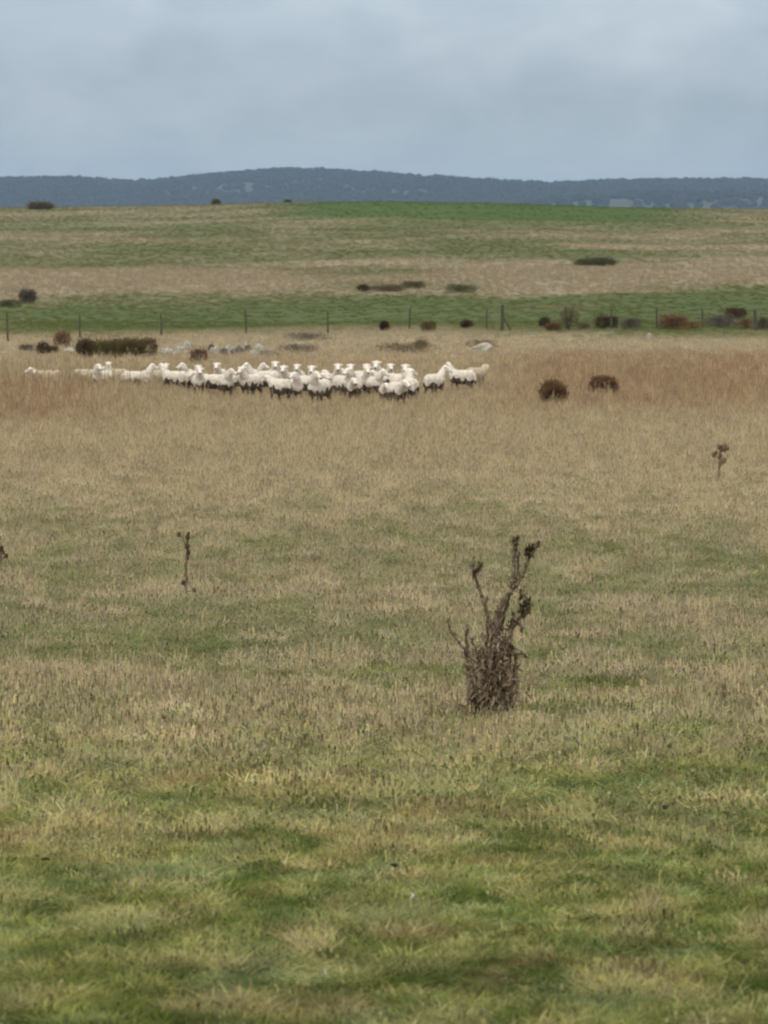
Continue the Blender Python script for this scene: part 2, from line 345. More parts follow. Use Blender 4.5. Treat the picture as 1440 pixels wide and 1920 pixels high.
# ------------------------------------------------------------------ scattered growth through one node tree
def scatter(name, P, rot, scl, idx, tone, coll, sclz=None):
    m = bpy.data.meshes.new(name); n = len(P)
    m.vertices.add(n); m.vertices.foreach_set('co', P.astype(np.float32).ravel())
    a = m.attributes.new('rotv', 'FLOAT_VECTOR', 'POINT'); a.data.foreach_set('vector', rot.astype(np.float32).ravel())
    a = m.attributes.new('sclv', 'FLOAT_VECTOR', 'POINT'); a.data.foreach_set('vector', scl.astype(np.float32).ravel())
    a = m.attributes.new('pick', 'INT', 'POINT'); a.data.foreach_set('value', idx.astype(np.int32))
    t4 = np.concatenate([tone, np.ones((n, 1))], 1)
    a = m.attributes.new('tone', 'FLOAT_COLOR', 'POINT'); a.data.foreach_set('color', t4.astype(np.float32).ravel())
    o = bpy.data.objects.new(name, m); C.objects.link(o)
    g = bpy.data.node_groups.new(name + ' spread', 'GeometryNodeTree')
    g.interface.new_socket('Geometry', in_out='INPUT', socket_type='NodeSocketGeometry')
    g.interface.new_socket('Geometry', in_out='OUTPUT', socket_type='NodeSocketGeometry')
    gi = g.nodes.new('NodeGroupInput'); go = g.nodes.new('NodeGroupOutput')
    ip = g.nodes.new('GeometryNodeInstanceOnPoints'); ci = g.nodes.new('GeometryNodeCollectionInfo')
    ci.inputs['Collection'].default_value = coll; ci.inputs['Separate Children'].default_value = True; ci.inputs['Reset Children'].default_value = True
    def na(nm, ty):
        q = g.nodes.new('GeometryNodeInputNamedAttribute'); q.data_type = ty; q.inputs[0].default_value = nm; return q.outputs[0]
    e2r = g.nodes.new('FunctionNodeEulerToRotation'); g.links.new(na('rotv', 'FLOAT_VECTOR'), e2r.inputs[0])
    g.links.new(gi.outputs[0], ip.inputs['Points']); g.links.new(ci.outputs[0], ip.inputs['Instance'])
    ip.inputs['Pick Instance'].default_value = True
    g.links.new(na('pick', 'INT'), ip.inputs['Instance Index']); g.links.new(e2r.outputs[0], ip.inputs['Rotation'])
    g.links.new(na('sclv', 'FLOAT_VECTOR'), ip.inputs['Scale']); g.links.new(ip.outputs[0], go.inputs[0])
    md = o.modifiers.new('spread', 'NODES'); md.node_group = g
    return o

def clump(coll, name, nb, rad, h, hv, wd, lean, seed, heads=0.0, flat=False, broad=False, mat_=None):
    """one small tuft, unit size about 1 m before scaling"""
    r = random.Random(seed); V = []; Fc = []; col = []
    for _ in range(nb):
        a = r.uniform(0, 6.283); q = rad * math.sqrt(r.random()); p = Vector((q * math.cos(a), q * math.sin(a), -0.05 if not flat else r.uniform(0, .12)))
        hh = h * (1 + r.uniform(-hv, hv)); az = r.uniform(0, 6.283); ln = lean * r.uniform(.2, 1.4)
        d = Vector((math.cos(az) * ln, math.sin(az) * ln, 1 if not flat else r.uniform(.05, .35))).normalized()
        sd_ = Vector((math.cos(az + 1.57), math.sin(az + 1.57), 0)); sd_ = Matrix.Rotation(r.uniform(-1.2, 1.2), 3, d) @ sd_
        ww = wd * r.uniform(.6, 1.3); seg = 4 if broad else 3; b = len(V); c0 = r.uniform(.70, 1.3); cc = (c0 * r.uniform(.94, 1.07), c0, c0 * r.uniform(.85, 1.15), 1)
        droop = r.uniform(.1, 1.1) * (1.3 if broad else 0.8)
        for i in range(seg + 1):
            t = i / seg
            k = (1 - t) ** .6 if not broad else max(.05, math.sin(math.pi * min(1, .15 + .85 * t)) ** .7)
            if i == seg: k = .08
            V += [p - sd_ * ww * k, p + sd_ * ww * k]; col += [cc, cc]
            p = p + d * (hh / seg); d = (d + Vector((math.cos(az), math.sin(az), 0)) * ln * .5 / seg + Vector((0, 0, -droop / seg * (1 if not flat else .2)))).normalized()
        for i in range(seg): q_ = b + 2 * i; Fc.append((q_, q_ + 1, q_ + 3, q_ + 2))
        if r.random() < heads:
            tip = V[-1]
            for k in range(4):
                b = len(V); u = Vector((r.uniform(-1, 1), r.uniform(-1, 1), r.uniform(-.3, 1))).normalized() * ww * 2.4; v = Vector((0, 0, 1)) * ww * 4
                q0 = tip + Vector((0, 0, (k - 2) * ww * 3.5)); V += [q0 - u, q0 + v, q0 + u, q0 - v]; col += [tuple(z * .8 for z in cc[:3]) + (1,)] * 4; Fc.append((b, b + 1, b + 2, b + 3))
    m = bpy.data.meshes.new(name); m.from_pydata([tuple(v) for v in V], [], Fc); m.materials.append(mat_ or M_grass)
    a = m.attributes.new('blade', 'FLOAT_COLOR', 'POINT'); a.data.foreach_set('color', np.array(col, np.float32).ravel())
    m.update(); o = bpy.data.objects.new(name, m); coll.objects.link(o)
    return o
turf = bpy.data.collections.new('turf tufts')
for k in range(3): clump(turf, f'a{k}_turf', 70, .8, 1.0, .5, .040, .95, 100 + k)
for k in range(3): clump(turf, f'b{k}_straw', 46, .75, 1.2, .5, .030, .75, 200 + k, heads=.2)
for k in range(2): clump(turf, f'c{k}_weed', 24, .40, .9, .4, .15, 1.5, 300 + k, broad=True)
for k in range(2): clump(turf, f'd{k}_thatch', 55, .95, 1.1, .5, .028, .9, 400 + k, flat=True)

def points(d0, d1, dens, mg=1.22, extra=1.2):
    """random points in a wedge a good deal wider than the view"""
    w0 = .09 * mg * d0 + extra; w1 = .09 * mg * d1 + extra; area = (w0 + w1) * (d1 - d0); n = int(area * dens)
    y = d0 + (d1 - d0) * R.random(int(n * 1.0)); wmax = max(w0, w1)
    x = (R.random(n) * 2 - 1) * wmax; k = np.abs(x) < (.09 * mg * y + extra)
    return x[k], y[k]
allp = []
for d0, d1, dens, size in ((6.6, 12, 1100, .92), (12, 19, 520, 1.3), (19, 30, 230, 1.6), (30, 48, 100, 1.9), (48, 75, 42, 2.2), (75, 115, 19, 2.6), (115, 165, 13, 2.8),
                           (165, 215, 7, 3.0), (215, 330, 2.2, 3.6), (330, 480, .9, 4.4), (480, 705, .5, 4.4)):
    x, y = points(d0, d1, dens)
    c, dry, rust, h, lush = cover(x, y); n = len(x)
    u = R.random(n); isdry = R.random(n) < np.clip(.5 + (dry - .5) * (.75 if d0 < 14 else 1.1), .06, .97)
    # every tuft takes its own tone around the sward's
    j = (R.random((n, 3)) - .5) * np.array([.10, .06, .10]) + 1; lum = (.62 + .78 * R.random((n, 1))) if d0 < 18 else (.74 + .52 * R.random((n, 1)))
    gcol = np.where((R.random(n) < .5)[:, None], np.array([.070, .108, .024]), np.array([.155, .180, .070]))
    dcol = np.where((R.random(n) < .55)[:, None], np.array([.40, .335, .21]), np.array([.30, .26, .17]))
    dcol = dcol * (1 - .5 * sm(16.5, 12.5, y)[:, None]) + np.array([.30, .26, .12]) * .5 * sm(16.5, 12.5, y)[:, None]
    own = np.where(isdry[:, None], dcol, gcol); k = .18 if d0 < 40 else .16
    if d0 >= 165: k = .06; lum = 1 + (lum - 1) * .6
    tone = (c * (1 - k) + own * k) * (1.0 + (lum - 1) * (1.0 if d0 < 60 else .55)) * j * 1.35
    idx = np.where(isdry, np.where(u < .22, 8 + (R.random(n) * 2).astype(int), 3 + (R.random(n) * 3).astype(int)),
                   np.where(u < (.22 if d0 < 30 else .0), 6 + (R.random(n) * 2).astype(int), (R.random(n) * 3).astype(int)))
    hs = h * (.7 + .7 * R.random(n)) * np.where(isdry, np.interp(y, [10, 14, 20, 40], [.62, .80, .85, 1.0]), .85 + 0 * y)
    wid = .055 * size * (.8 + .5 * R.random(n)); wid = np.where(idx >= 8, wid * 1.1, wid)
    wk = (idx == 6) | (idx == 7); hs = np.where(wk, hs * .6, hs); wid = np.where(wk, wid * .62, wid)
    P = np.stack([x, y, gz(x, y) - .004], 1)
    rot = np.stack([(R.random(n) - .5) * .25, (R.random(n) - .5) * .25, R.random(n) * 6.283], 1)
    allp.append((P, rot, np.stack([wid, wid, hs], 1), idx, tone))
# here and there a darker knot of leaves
x, y = points(17, 75, .5); c = cover(x, y)[0]; n = len(x); sz = .035 + .05 * R.random(n) + y * .0013
for k in range(5):
    xx = x + (R.random(n) - .5) * sz * 2.5; yy = y + (R.random(n) - .5) * sz * 2
    allp.append((np.stack([xx, yy, gz(xx, yy)], 1), np.stack([0 * x, 0 * x, R.random(n) * 6.28], 1), np.stack([sz * .8, sz * .8, sz * .55], 1), (R.random(n) * 3).astype(int), c * .35 + np.array([.040, .052, .014]) * (.8 + .6 * R.random((n, 1)))))
# a thin stand of taller bleached stalks over the dry ground
for d0, d1, dens in ((8, 13, 5), (13, 24, 12), (24, 45, 8), (45, 80, 7), (80, 170, 3.5)):
    x, y = points(d0, d1, dens); c, dry, rust, h, lush = cover(x, y); k = R.random(len(x)) < np.clip(dry * 1.6 - .55, 0, 1); x = x[k]; y = y[k]; h = h[k]; c = c[k]; n = len(x)
    P = np.stack([x, y, gz(x, y)], 1); hs = h * (1.2 + .9 * R.random(n)); wd = .03 * (1 + y / 40)
    allp.append((P, np.stack([(R.random(n) - .5) * .3, (R.random(n) - .5) * .3, R.random(n) * 6.28], 1), np.stack([wd, wd, hs], 1), 3 + (R.random(n) * 3).astype(int),
                 (c * .4 + np.array([.48, .39, .25]) * .6) * (.8 + .5 * R.random((n, 1))) * (1.2)))
A = [np.concatenate([q[i] for q in allp]) for i in range(5)]
print('tufts', len(A[0]))
g = scatter('grass', A[0], A[1], A[2], A[3], A[4], turf); tag(g, kind='stuff'); g['label'] = 'rough pasture of short green and bleached dry grass'; g['category'] = 'grass'

# far-off woods on the hills
woods = bpy.data.collections.new('wood crowns')
M_crown = attr_mat('far foliage', 'INSTANCER', trans=0.15)
for k in range(4):
    r = random.Random(500 + k); V = []; Fc = []; col = []
    for _ in range(150):
        v = Vector((r.gauss(0, 1), r.gauss(0, 1), r.gauss(0, 1))).normalized(); q = r.uniform(.55, 1.05)
        p = Vector((v.x * q, v.y * q, .95 + v.z * .8 * q)); u = Vector((r.uniform(-1, 1), r.uniform(-1, 1), r.uniform(-1, 1))).normalized(); t_ = u.cross(v).normalized() * .22; u = u * .22
        b = len(V); V += [p - u - t_, p + u - t_, p + u + t_, p - u + t_]; s_ = r.uniform(.6, 1.3); col += [(s_, s_, s_, 1)] * 4; Fc.append((b, b + 1, b + 2, b + 3))
    m = bpy.data.meshes.new(f'crown{k}'); m.from_pydata([tuple(v) for v in V], [], Fc); m.materials.append(M_crown)
    a = m.attributes.new('blade', 'FLOAT_COLOR', 'POINT'); a.data.foreach_set('color', np.array(col, np.float32).ravel())
    o = bpy.data.objects.new(f'crown{k}', m); woods.objects.link(o)
n = 52000
x = (R.random(n) * 2 - 1) * 1500; y = 5400 + R.random(n) * 2250
f_ = fbm(x * .0035, y * .0022, 111, 3); k = (f_ < .60) | (R.random(n) < .16); x = x[k]; y = y[k]; n = len(x)
s = 3.5 + 3.5 * R.random(n); s = s
g = scatter('distant_woods', np.stack([x, y, hz(x, y) - s * .25], 1), np.stack([0 * x, 0 * x, R.random(n) * 6.28], 1), np.stack([s, s, s * (.8 + .4 * R.random(n))], 1),
            (R.random(n) * 4).astype(int), np.array([.019, .025, .025]) * (.85 + .3 * R.random((n, 1))), woods)
tag(g, kind='stuff'); g['label'] = 'dark woods covering the blue hills on the skyline'; g['category'] = 'woods'

# ------------------------------------------------------------------ sheep
def wool_mat():
    m = mat('cream fleece', (.76, .70, .62), (.58, .525, .45), scale=9, bump=.9, bscale=45, rough=1.0, spec=0.05)
    return m
M_wool = wool_mat()
M_wool2 = mat('yellowed fleece', (.52, .45, .34), (.42, .36, .26), scale=9, bump=.9, bscale=45, rough=1.0, spec=0.05)
M_mud_shade = mat('muddy belly wool with painted shade', (.135, .105, .08), (.06, .045, .034), scale=14, bump=.6, bscale=50, rough=1.0, spec=0.05)  # muddy brown with the shade under the belly put into the colour
M_face = mat('white face', (.80, .75, .69), (.68, .61, .54), scale=12, rough=.8)
M_nose = mat('dark nose and hoof', (.06, .045, .04), (.03, .025, .02), scale=20, rough=.6)

def blob(bm, c, r, rot=None, seg=14):
    M = Matrix.Translation(c) @ (rot or Matrix.Identity(4)) @ Matrix.Diagonal((r[0], r[1], r[2], 1))
    bmesh.ops.create_uvsphere(bm, u_segments=seg, v_segments=max(8, seg // 2 + 2), radius=1, matrix=M)
def limb(bm, pts):
    for (a, ra), (b, rb) in zip(pts[:-1], pts[1:]):
        a = Vector(a); b = Vector(b); n = max(2, int((b - a).length / (min(ra, rb) * .55)))
        for i in range(n + 1):
            t = i / n; r_ = ra * (1 - t) + rb * t; blob(bm, a.lerp(b, t), (r_, r_, r_), seg=10)
def sheep_mesh(name, head='up', turn=0.0, stride=0.0, fleece=None, fat=1.0, seed=0, mud_shade=True):
    """body along +x, feet on z = 0"""
    bm = bmesh.new(); r = random.Random(seed)
    blob(bm, (-.02, 0, .56), (.50, .225 * fat, .225)); blob(bm, (.30, 0, .58), (.22, .20 * fat, .225)); blob(bm, (-.34, 0, .58), (.21, .215 * fat, .22))
    blob(bm, (0, 0, .47), (.36, .19 * fat, .17)); blob(bm, (-.05, 0, .66), (.36, .15 * fat, .13))
    base = Vector((.40, 0, .64))
    if head == 'up': nk, hd = Vector((.53, 0, .90)), Vector((.57, 0, .955))
    elif head == 'level': nk, hd = Vector((.64, 0, .78)), Vector((.72, 0, .80))
    elif head == 'down': nk, hd = Vector((.66, 0, .42)), Vector((.74, 0, .30))
    T = Matrix.Rotation(turn, 4, 'Z')
    def tn(v, amt=1.0): return base + Matrix.Rotation(turn * amt, 3, 'Z') @ (v - base)
    nk2 = tn(nk, .5); hd2 = tn(hd, .75)
    limb(bm, [(base - Vector((.06, 0, .04)), .17), (nk2, .105), (hd2, .092)])
    fdir = {'up': Vector((1, 0, -.55)), 'level': Vector((1, 0, -.5)), 'down': Vector((.55, 0, -1))}[head].normalized()
    fdir = Matrix.Rotation(turn, 3, 'Z') @ fdir; side = Matrix.Rotation(turn, 3, 'Z') @ Vector((0, 1, 0))
    muz = hd2 + fdir * .215
    limb(bm, [(hd2, .088), (hd2 + fdir * .11, .066), (muz, .046)])
    upv = side.cross(fdir).normalized() * -1
    if upv.z < 0: upv = -upv
    for s in (-1, 1):
        e = hd2 + side * s * .105 + upv * .030 - fdir * .03
        q = (side * s + upv * -.25).to_track_quat('X', 'Z').to_matrix().to_4x4(); blob(bm, e, (.056, .020, .034), q, seg=10)
    for s in (-1, 1):                                              # front legs, the low joint is a wrist
        dx = stride * s
        limb(bm, [((.30, .10 * s, .46), .085), ((.31 + dx * .4, .105 * s, .30), .048), ((.30 + dx * .9, .105 * s, .06), .034), ((.315 + dx, .105 * s, .035), .040)])
        dx = -stride * s                                           # hind legs: stifle forward, hock back
        limb(bm, [((-.36, .11 * s, .48), .12), ((-.29 + dx * .2, .12 * s, .37), .078), ((-.42 + dx * .6, .12 * s, .25), .042), ((-.40 + dx, .115 * s, .05), .032), ((-.38 + dx, .115 * s, .035), .038)])
    limb(bm, [((-.53, 0, .62), .055), ((-.565, 0, .44), .04), ((-.56, 0, .34), .03)])
    me = bpy.data.meshes.new(name); bm.to_mesh(me); bm.free()
    o = bpy.data.objects.new('tmp', me); C.objects.link(o)
    md = o.modifiers.new('r', 'REMESH'); md.mode = 'VOXEL'; md.voxel_size = .019
    ms = o.modifiers.new('s', 'SMOOTH'); ms.iterations = 3; ms.factor = .5
    dg = bpy.context.evaluated_depsgraph_get(); m2 = bpy.data.meshes.new_from_object(o.evaluated_get(dg)); bpy.data.objects.remove(o)
    m2.name = name
    for q in (fleece or M_wool, M_mud_shade, M_face, M_nose): m2.materials.append(q)
    for v in m2.vertices:                                          # locks of wool on the trunk and neck
        p = v.co; hdist = min((p - hd2).length, (p - muz).length, (p - (hd2 + fdir * .1)).length)
        if p.z > .34 and hdist > .13:
            k = mnoise.noise(p * 11 + Vector((seed, 0, 0))) * .016 + mnoise.noise(p * 26) * .008
            v.co = p + v.normal * k
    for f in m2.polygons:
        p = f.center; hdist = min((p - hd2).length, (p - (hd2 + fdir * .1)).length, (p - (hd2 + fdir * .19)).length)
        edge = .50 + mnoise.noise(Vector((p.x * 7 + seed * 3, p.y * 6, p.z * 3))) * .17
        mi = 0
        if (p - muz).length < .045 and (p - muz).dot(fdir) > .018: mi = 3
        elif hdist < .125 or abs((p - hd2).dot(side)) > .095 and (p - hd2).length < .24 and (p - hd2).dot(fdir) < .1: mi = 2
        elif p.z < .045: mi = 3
        elif p.z < edge and mud_shade: mi = 1  # muddy wool and painted underside shade below a ragged edge
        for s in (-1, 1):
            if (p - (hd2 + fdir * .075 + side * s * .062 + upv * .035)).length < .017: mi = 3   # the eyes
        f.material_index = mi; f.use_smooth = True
    m2.update(); return m2
SM = {
    'walk':   sheep_mesh('sheep_walk', 'up', 0.0, .09, seed=1),
    'look_r': sheep_mesh('sheep_look_r', 'up', -1.15, .03, seed=2),
    'look_l': sheep_mesh('sheep_look_l', 'up', 1.15, .05, seed=3, fat=1.05),
    'level':  sheep_mesh('sheep_level', 'level', 0.3, .10, seed=4, fat=1.08),
    'graze':  sheep_mesh('sheep_graze', 'down', 0.2, .04, seed=5, fat=1.05),
    'cream':  sheep_mesh('sheep_cream', 'up', -.5, .05, fleece=M_wool2, seed=6, mud_shade=False),
    'cream2': sheep_mesh('sheep_cream2', 'level', .4, .07, fleece=M_wool2, seed=7, mud_shade=False),
}
# px of the body's middle, distance, heading in degrees (0 = to the right, -90 = towards the viewer), pose, label
SH = [
 (92, 141, 165, 'cream2', 1.0, 'faint cream sheep alone at the left end of the flock, sunk in rust coloured grass'),
 (161, 142, 20, 'cream2', .98, 'cream sheep second from the left end, head low, only its back above the grass'),
 (193, 140, -120, 'look_l', 1.0, 'white faced sheep third from the left end, turned towards the viewer'),
 (220, 143, 140, 'cream', .95, 'small cream sheep half behind the raised headed sheep, fourth from the left end'),
 (256, 140, 12, 'walk', 1.02, 'cream sheep walking right with its head held high, fifth from the left end'),
 (302, 143, -60, 'cream', .95, 'pinkish cream sheep partly hidden behind its left facing neighbour'),
 (327, 140, 150, 'walk', 1.0, 'sheep facing left with bright white face, where the loose line joins the bunch'),
 (352, 142, -95, 'look_r', 1.0, 'white sheep facing the viewer, leftmost of the tightly packed bunch'),
 (373, 136, -85, 'walk', 1.04, 'white sheep head on to the viewer with pale front legs at left of the bunch'),
 (363, 140, -70, 'walk', .98, 'sheep squeezed between the two leftmost viewer facing sheep of the bunch'),
 (399, 137, 155, 'level', 1.0, 'broadside sheep with a dark muddy and shade painted belly, at the left of the bunch'),
 (426, 135, -88, 'look_l', 1.02, 'sheep head on with a narrow white face between two broadside sheep'),
 (446, 139, 55, 'level', 1.0, 'sheep with a muddy and shade painted belly just left of the tall headed broad sheep'),
 (470, 135, -120, 'walk', 1.08, 'sheep with its head raised at the left shoulder of the big broadside sheep'),
 (494, 137, 200, 'walk', 1.12, 'big broadside sheep facing left with its head raised high, left half of the bunch'),
 (514, 141, -85, 'walk', 1.05, 'sheep showing only its upright head and neck above the big broadside sheep'),
 (526, 131, 125, 'level', 1.03, 'sheep with a very dark belly and rump to the viewer, front row left of middle'),
 (541, 136, -105, 'walk', 1.08, 'sheep with a small upright white head near the middle of the bunch'),
 (553, 131, -75, 'look_r', 1.0, 'sheep facing the viewer in front of the small upright white head'),
 (573, 134, -40, 'level', 1.05, 'broad white backed sheep facing right in the middle of the bunch'),
 (588, 136, -95, 'walk', 1.08, 'sheep with its white head high just behind the slanting front row sheep'),
 (599, 127, -115, 'look_l', 1.10, 'bright white sheep slanting towards the viewer in the front row, middle of the bunch'),
 (615, 138, 95, 'level', 1.0, 'sheep seen from behind, its square rump right of the middle of the bunch'),
 (634, 138, -90, 'walk', 1.10, 'sheep with a tall narrow head behind the very bright forward walking one'),
 (645, 132, -60, 'look_r', 1.07, 'very bright sheep coming forward and right, its head tipped up'),
 (664, 130, -95, 'level', 1.0, 'sheep with lowered white face walking at the viewer right of the bright one'),
 (683, 134, -80, 'walk', 1.10, 'white sheep with a dark muddy and shade painted chest facing the viewer, right half of the bunch'),
 (693, 139, -100, 'walk', 1.05, 'sheep peering out between the dark chested sheep and the tallest headed one'),
 (712, 138, -100, 'walk', 1.18, 'tallest headed sheep of the bunch, standing behind the small low faced one'),
 (703, 133, -75, 'look_l', 1.0, 'sheep half hidden in front of the tallest headed sheep, its face just to the left'),
 (734, 137, 160, 'level', 1.02, 'sheep with its back showing behind the two front right sheep'),
 (722, 129, -92, 'level', .84, 'small sheep with its low white face towards the viewer, in front at the right'),
 (745, 124, -75, 'level', 1.05, 'nearest sheep of all, facing the viewer with dark muddy and shade painted front legs'),
 (750, 134, -70, 'look_l', 1.05, 'sheep behind the nearest one with a round white face'),
 (763, 136, -95, 'walk', 1.12, 'sheep with upright head second from the right side of the packed bunch'),
 (769, 131, 100, 'look_r', 1.07, 'rightmost sheep of the packed bunch, rump to the viewer and head up'),
 (413, 141, -100, 'walk', 1.02, 'sheep seen only by its face, behind the two leftmost broadside sheep'),
 (481, 141, -75, 'look_l', 1.0, 'sheep hidden but for its head, directly behind the big broadside sheep'),
 (560, 140, -95, 'walk', 1.0, 'sheep in the back row between the small upright head and the broad back'),
 (655, 139, -85, 'walk', 1.04, 'back row sheep with its face just right of the bright forward walking one'),
 (673, 140, 165, 'level', 1.0, 'back row sheep showing only its level back right of the middle'),
 (727, 140, -80, 'walk', 1.02, 'back row sheep with its face just right of the tallest headed one'),
 (815, 135, 62, 'look_r', 1.06, 'lone sheep just right of the bunch with dark muddy and shade painted belly and head raised'),
 (866, 141, 150, 'walk', 1.02, 'sheep facing left near the right end, its pale head lifted above the tan grass'),
 (893, 144, 50, 'cream2', .98, 'faint cream sheep at the right end of the flock behind the left facing one'),
]
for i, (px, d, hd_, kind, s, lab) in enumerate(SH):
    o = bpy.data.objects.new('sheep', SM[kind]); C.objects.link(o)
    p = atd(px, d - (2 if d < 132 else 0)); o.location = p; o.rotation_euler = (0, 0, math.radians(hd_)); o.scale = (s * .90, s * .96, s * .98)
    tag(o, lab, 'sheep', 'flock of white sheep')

# ------------------------------------------------------------------ shrubs, rocks
def twig_mat(name, c, c2=None, **k): return mat(name, c, c2, scale=3.0, rough=.95, trans=.15, **k)
BM = {
 'dark':  twig_mat('dark brown bracken', (.130, .082, .036), (.045, .028, .013)),
 'rust':  twig_mat('rusty bracken mound', (.28, .165, .075), (.11, .062, .030)),
 'red':   twig_mat('reddish dead bracken', (.26, .145, .070), (.11, .060, .032)),
 'olive': twig_mat('olive gorse', (.165, .150, .042), (.08, .072, .022)),
 'grey':  twig_mat('grey dead stems', (.17, .145, .115), (.085, .07, .055)),
 'green': twig_mat('dull green rushes', (.140, .150, .065), (.075, .085, .035)),
 'brown': twig_mat('brown heather', (.19, .155, .090), (.095, .076, .042)),
 'mixed': twig_mat('gorse with brown tips', (.175, .140, .045), (.075, .052, .02)),
}
M_stem = mat('woody stem', (.12, .09, .06), (.06, .045, .03), scale=20)
def shrub(px, row, w_px, h_px, kind, label, seed, box=0.0, cat='bush', name='bush', depth=.8, group=None, up=.5, bumps=3, dens=1.0, loose=.35):
    """a mass of leafy sprays on a few stems; w_px, h_px are its size in photo pixels at that distance"""
    p = at(px, row); k = ppm(p.y); W_ = w_px / k / 2 * 1.08; H_ = h_px / k + (.27 if p.y < 160 else .08); r = random.Random(seed); D_ = W_ * depth
    root = empty(name, p)
    lobes = []
    for i in range(bumps):
        t = (i + .5) / bumps * 2 - 1 if bumps > 1 else 0
        lobes.append((t * W_ * .62 + r.uniform(-.1, .1) * W_, r.uniform(-.3, .3) * D_, H_ * r.uniform(.40, .52), W_ * (.52 if bumps > 1 else .95) * r.uniform(.85, 1.1), H_ * r.uniform(.46, .56)))
    n = int(3000 * dens * max(.6, min(3.0, W_ * H_ * 3))); sz = max(.022, min(.30, .9 / k)); mb = MB()
    for i in range(n):
        lx, ly, lz, lw, lh = r.choice(lobes); v = Vector((r.gauss(0, 1), r.gauss(0, 1), r.gauss(0, 1))).normalized(); q = r.random() ** .4 * (1 + (loose if r.random() < .25 else 0) * r.random() * 2)
        if box:                                                  # squarer mass: flatter top and steeper sides
            m_ = max(abs(v.x), abs(v.z)); v = v.lerp(Vector((v.x / m_, v.y, v.z / m_)), box)
        c = Vector((lx + v.x * lw * q, ly + v.y * D_ * q * .9, max(.01, lz + v.z * lh * q)))
        d = (v + Vector((0, 0, up)) + Vector((r.uniform(-.6, .6), r.uniform(-.6, .6), r.uniform(-.4, .4)))).normalized(); sd_ = d.cross(Vector((r.uniform(-1, 1), r.uniform(-1, 1), r.uniform(-1, 1)))).normalized()
        b = len(mb.V); l_ = sz * r.uniform(1.2, 3.0); ww = sz * r.uniform(.35, .8)
        mb.V += [c - sd_ * ww, c + sd_ * ww, c + d * l_ + sd_ * ww * .2, c + d * l_ - sd_ * ww * .2]; mb.F.append((b, b + 1, b + 2, b + 3))
    mb.build('foliage', BM[kind], root)
    st = MB()
    for i in range(9):
        lx, ly, lz, lw, lh = r.choice(lobes); a = Vector((r.uniform(-.02, .02), r.uniform(-.02, .02), -.05)); e = Vector((lx + r.uniform(-1.0, 1.0) * lw, ly + r.uniform(-.6, .6) * D_, H_ * r.uniform(.7, 1.12)))
        st.tube([a, a.lerp(e, .5) + Vector((r.uniform(-.05, .05), 0, .03)), e], [H_ * .022, H_ * .014, H_ * .006], 5)
    st.build('woody_frame', M_stem, root)
    tag(root, label, cat, group)
    return root
# the brush line behind the flock
shrub(163, 672, 44, 33, 'dark', 'dark brown rounded bush at the left end of the long gorse thicket', 1, bumps=1, dens=1.3)
shrub(195, 672, 66, 31, 'olive', 'olive green gorse bush in the left middle of the long thicket', 2, bumps=2, box=.5, dens=1.3)
shrub(232, 671, 56, 33, 'mixed', 'brownish gorse bush in the right middle of the long thicket', 3, bumps=2, box=.4, dens=1.3)
shrub(268, 670, 60, 34, 'mixed', 'brown tipped gorse bush at the right end of the long thicket', 4, bumps=2, box=.3, dens=1.3)
shrub(116, 652, 30, 27, 'red', 'small dark brown bush standing higher, left of the long gorse thicket', 5, bumps=1)
shrub(80, 668, 28, 26, 'dark', 'low dark bush at the far left, lower of the two left of the thicket', 6, bumps=1)
shrub(100, 664, 26, 11, 'mixed', 'low dark scrub joining the two small bushes at far left', 7, bumps=2)
shrub(50, 660, 32, 12, 'grey', 'faint grey low scrub nearest the left edge below the fence', 8, bumps=2, dens=.6)
shrub(373, 684, 27, 28, 'red', 'square reddish brown bush just above the backs of the sheep', 9, bumps=1, box=.9, dens=1.4)
shrub(575, 640, 90, 13, 'grey', 'long low grey brown scrub below the fence, behind the middle of the flock', 10, bumps=5, dens=.5, name='scrub', cat='scrub')
shrub(560, 662, 80, 13, 'grey', 'long flat grey scrub nearer than the other, behind the middle of the flock', 11, bumps=5, dens=.5, name='scrub', cat='scrub')
shrub(760, 662, 110, 16, 'brown', 'broad flat brown green scrub patch above the right half of the flock', 12, bumps=6, dens=.5, name='scrub', cat='scrub')
shrub(790, 656, 24, 16, 'brown', 'small brown tuft sticking up from the flat scrub patch', 13, bumps=1, dens=.6)
shrub(905, 652, 60, 11, 'brown', 'low brown scrub right behind the long pale rock', 14, bumps=3, dens=.5, name='scrub', cat='scrub')
shrub(720, 622, 20, 16, 'dark', 'small round dark bush by the fence, left of the three near the middle', 15, bumps=1, dens=1.3)
shrub(803, 622, 34, 17, 'mixed', 'ragged small brown bush by the fence, middle of the three', 16, bumps=2)
shrub(875, 617, 22, 12, 'dark', 'small flat dark bush by the fence, right of the three near the middle', 17, bumps=1, dens=1.3)
shrub(1022, 614, 24, 17, 'dark', 'small rounded dark bush left half of the pair right of the braced post', 18, bumps=1)
shrub(1037, 621, 30, 13, 'red', 'low reddish bush right half of the pair right of the braced post', 19, bumps=1, dens=1.3)
shrub(1066, 620, 34, 44, 'brown', 'upright twiggy shrub with bare shoots beside a fence post', 20, bumps=1, dens=.45, up=1.6, loose=.4)
shrub(1138, 616, 44, 21, 'dark', 'dark brown bush with a few shoots on top, right of the twiggy shrub', 21, bumps=2, box=.4, dens=1.4)
shrub(1183, 617, 44, 18, 'grey', 'grey faded bush touching the right side of a dark brown bush', 22, bumps=2, box=.3)
shrub(1263, 618, 60, 22, 'red', 'long box shaped reddish brown bush at the right by the fence', 23, bumps=3, box=.8, dens=1.6)
shrub(1352, 614, 68, 20, 'grey', 'grey brown thorn scrub at the right under the dark flat topped one', 24, bumps=3, dens=.8)
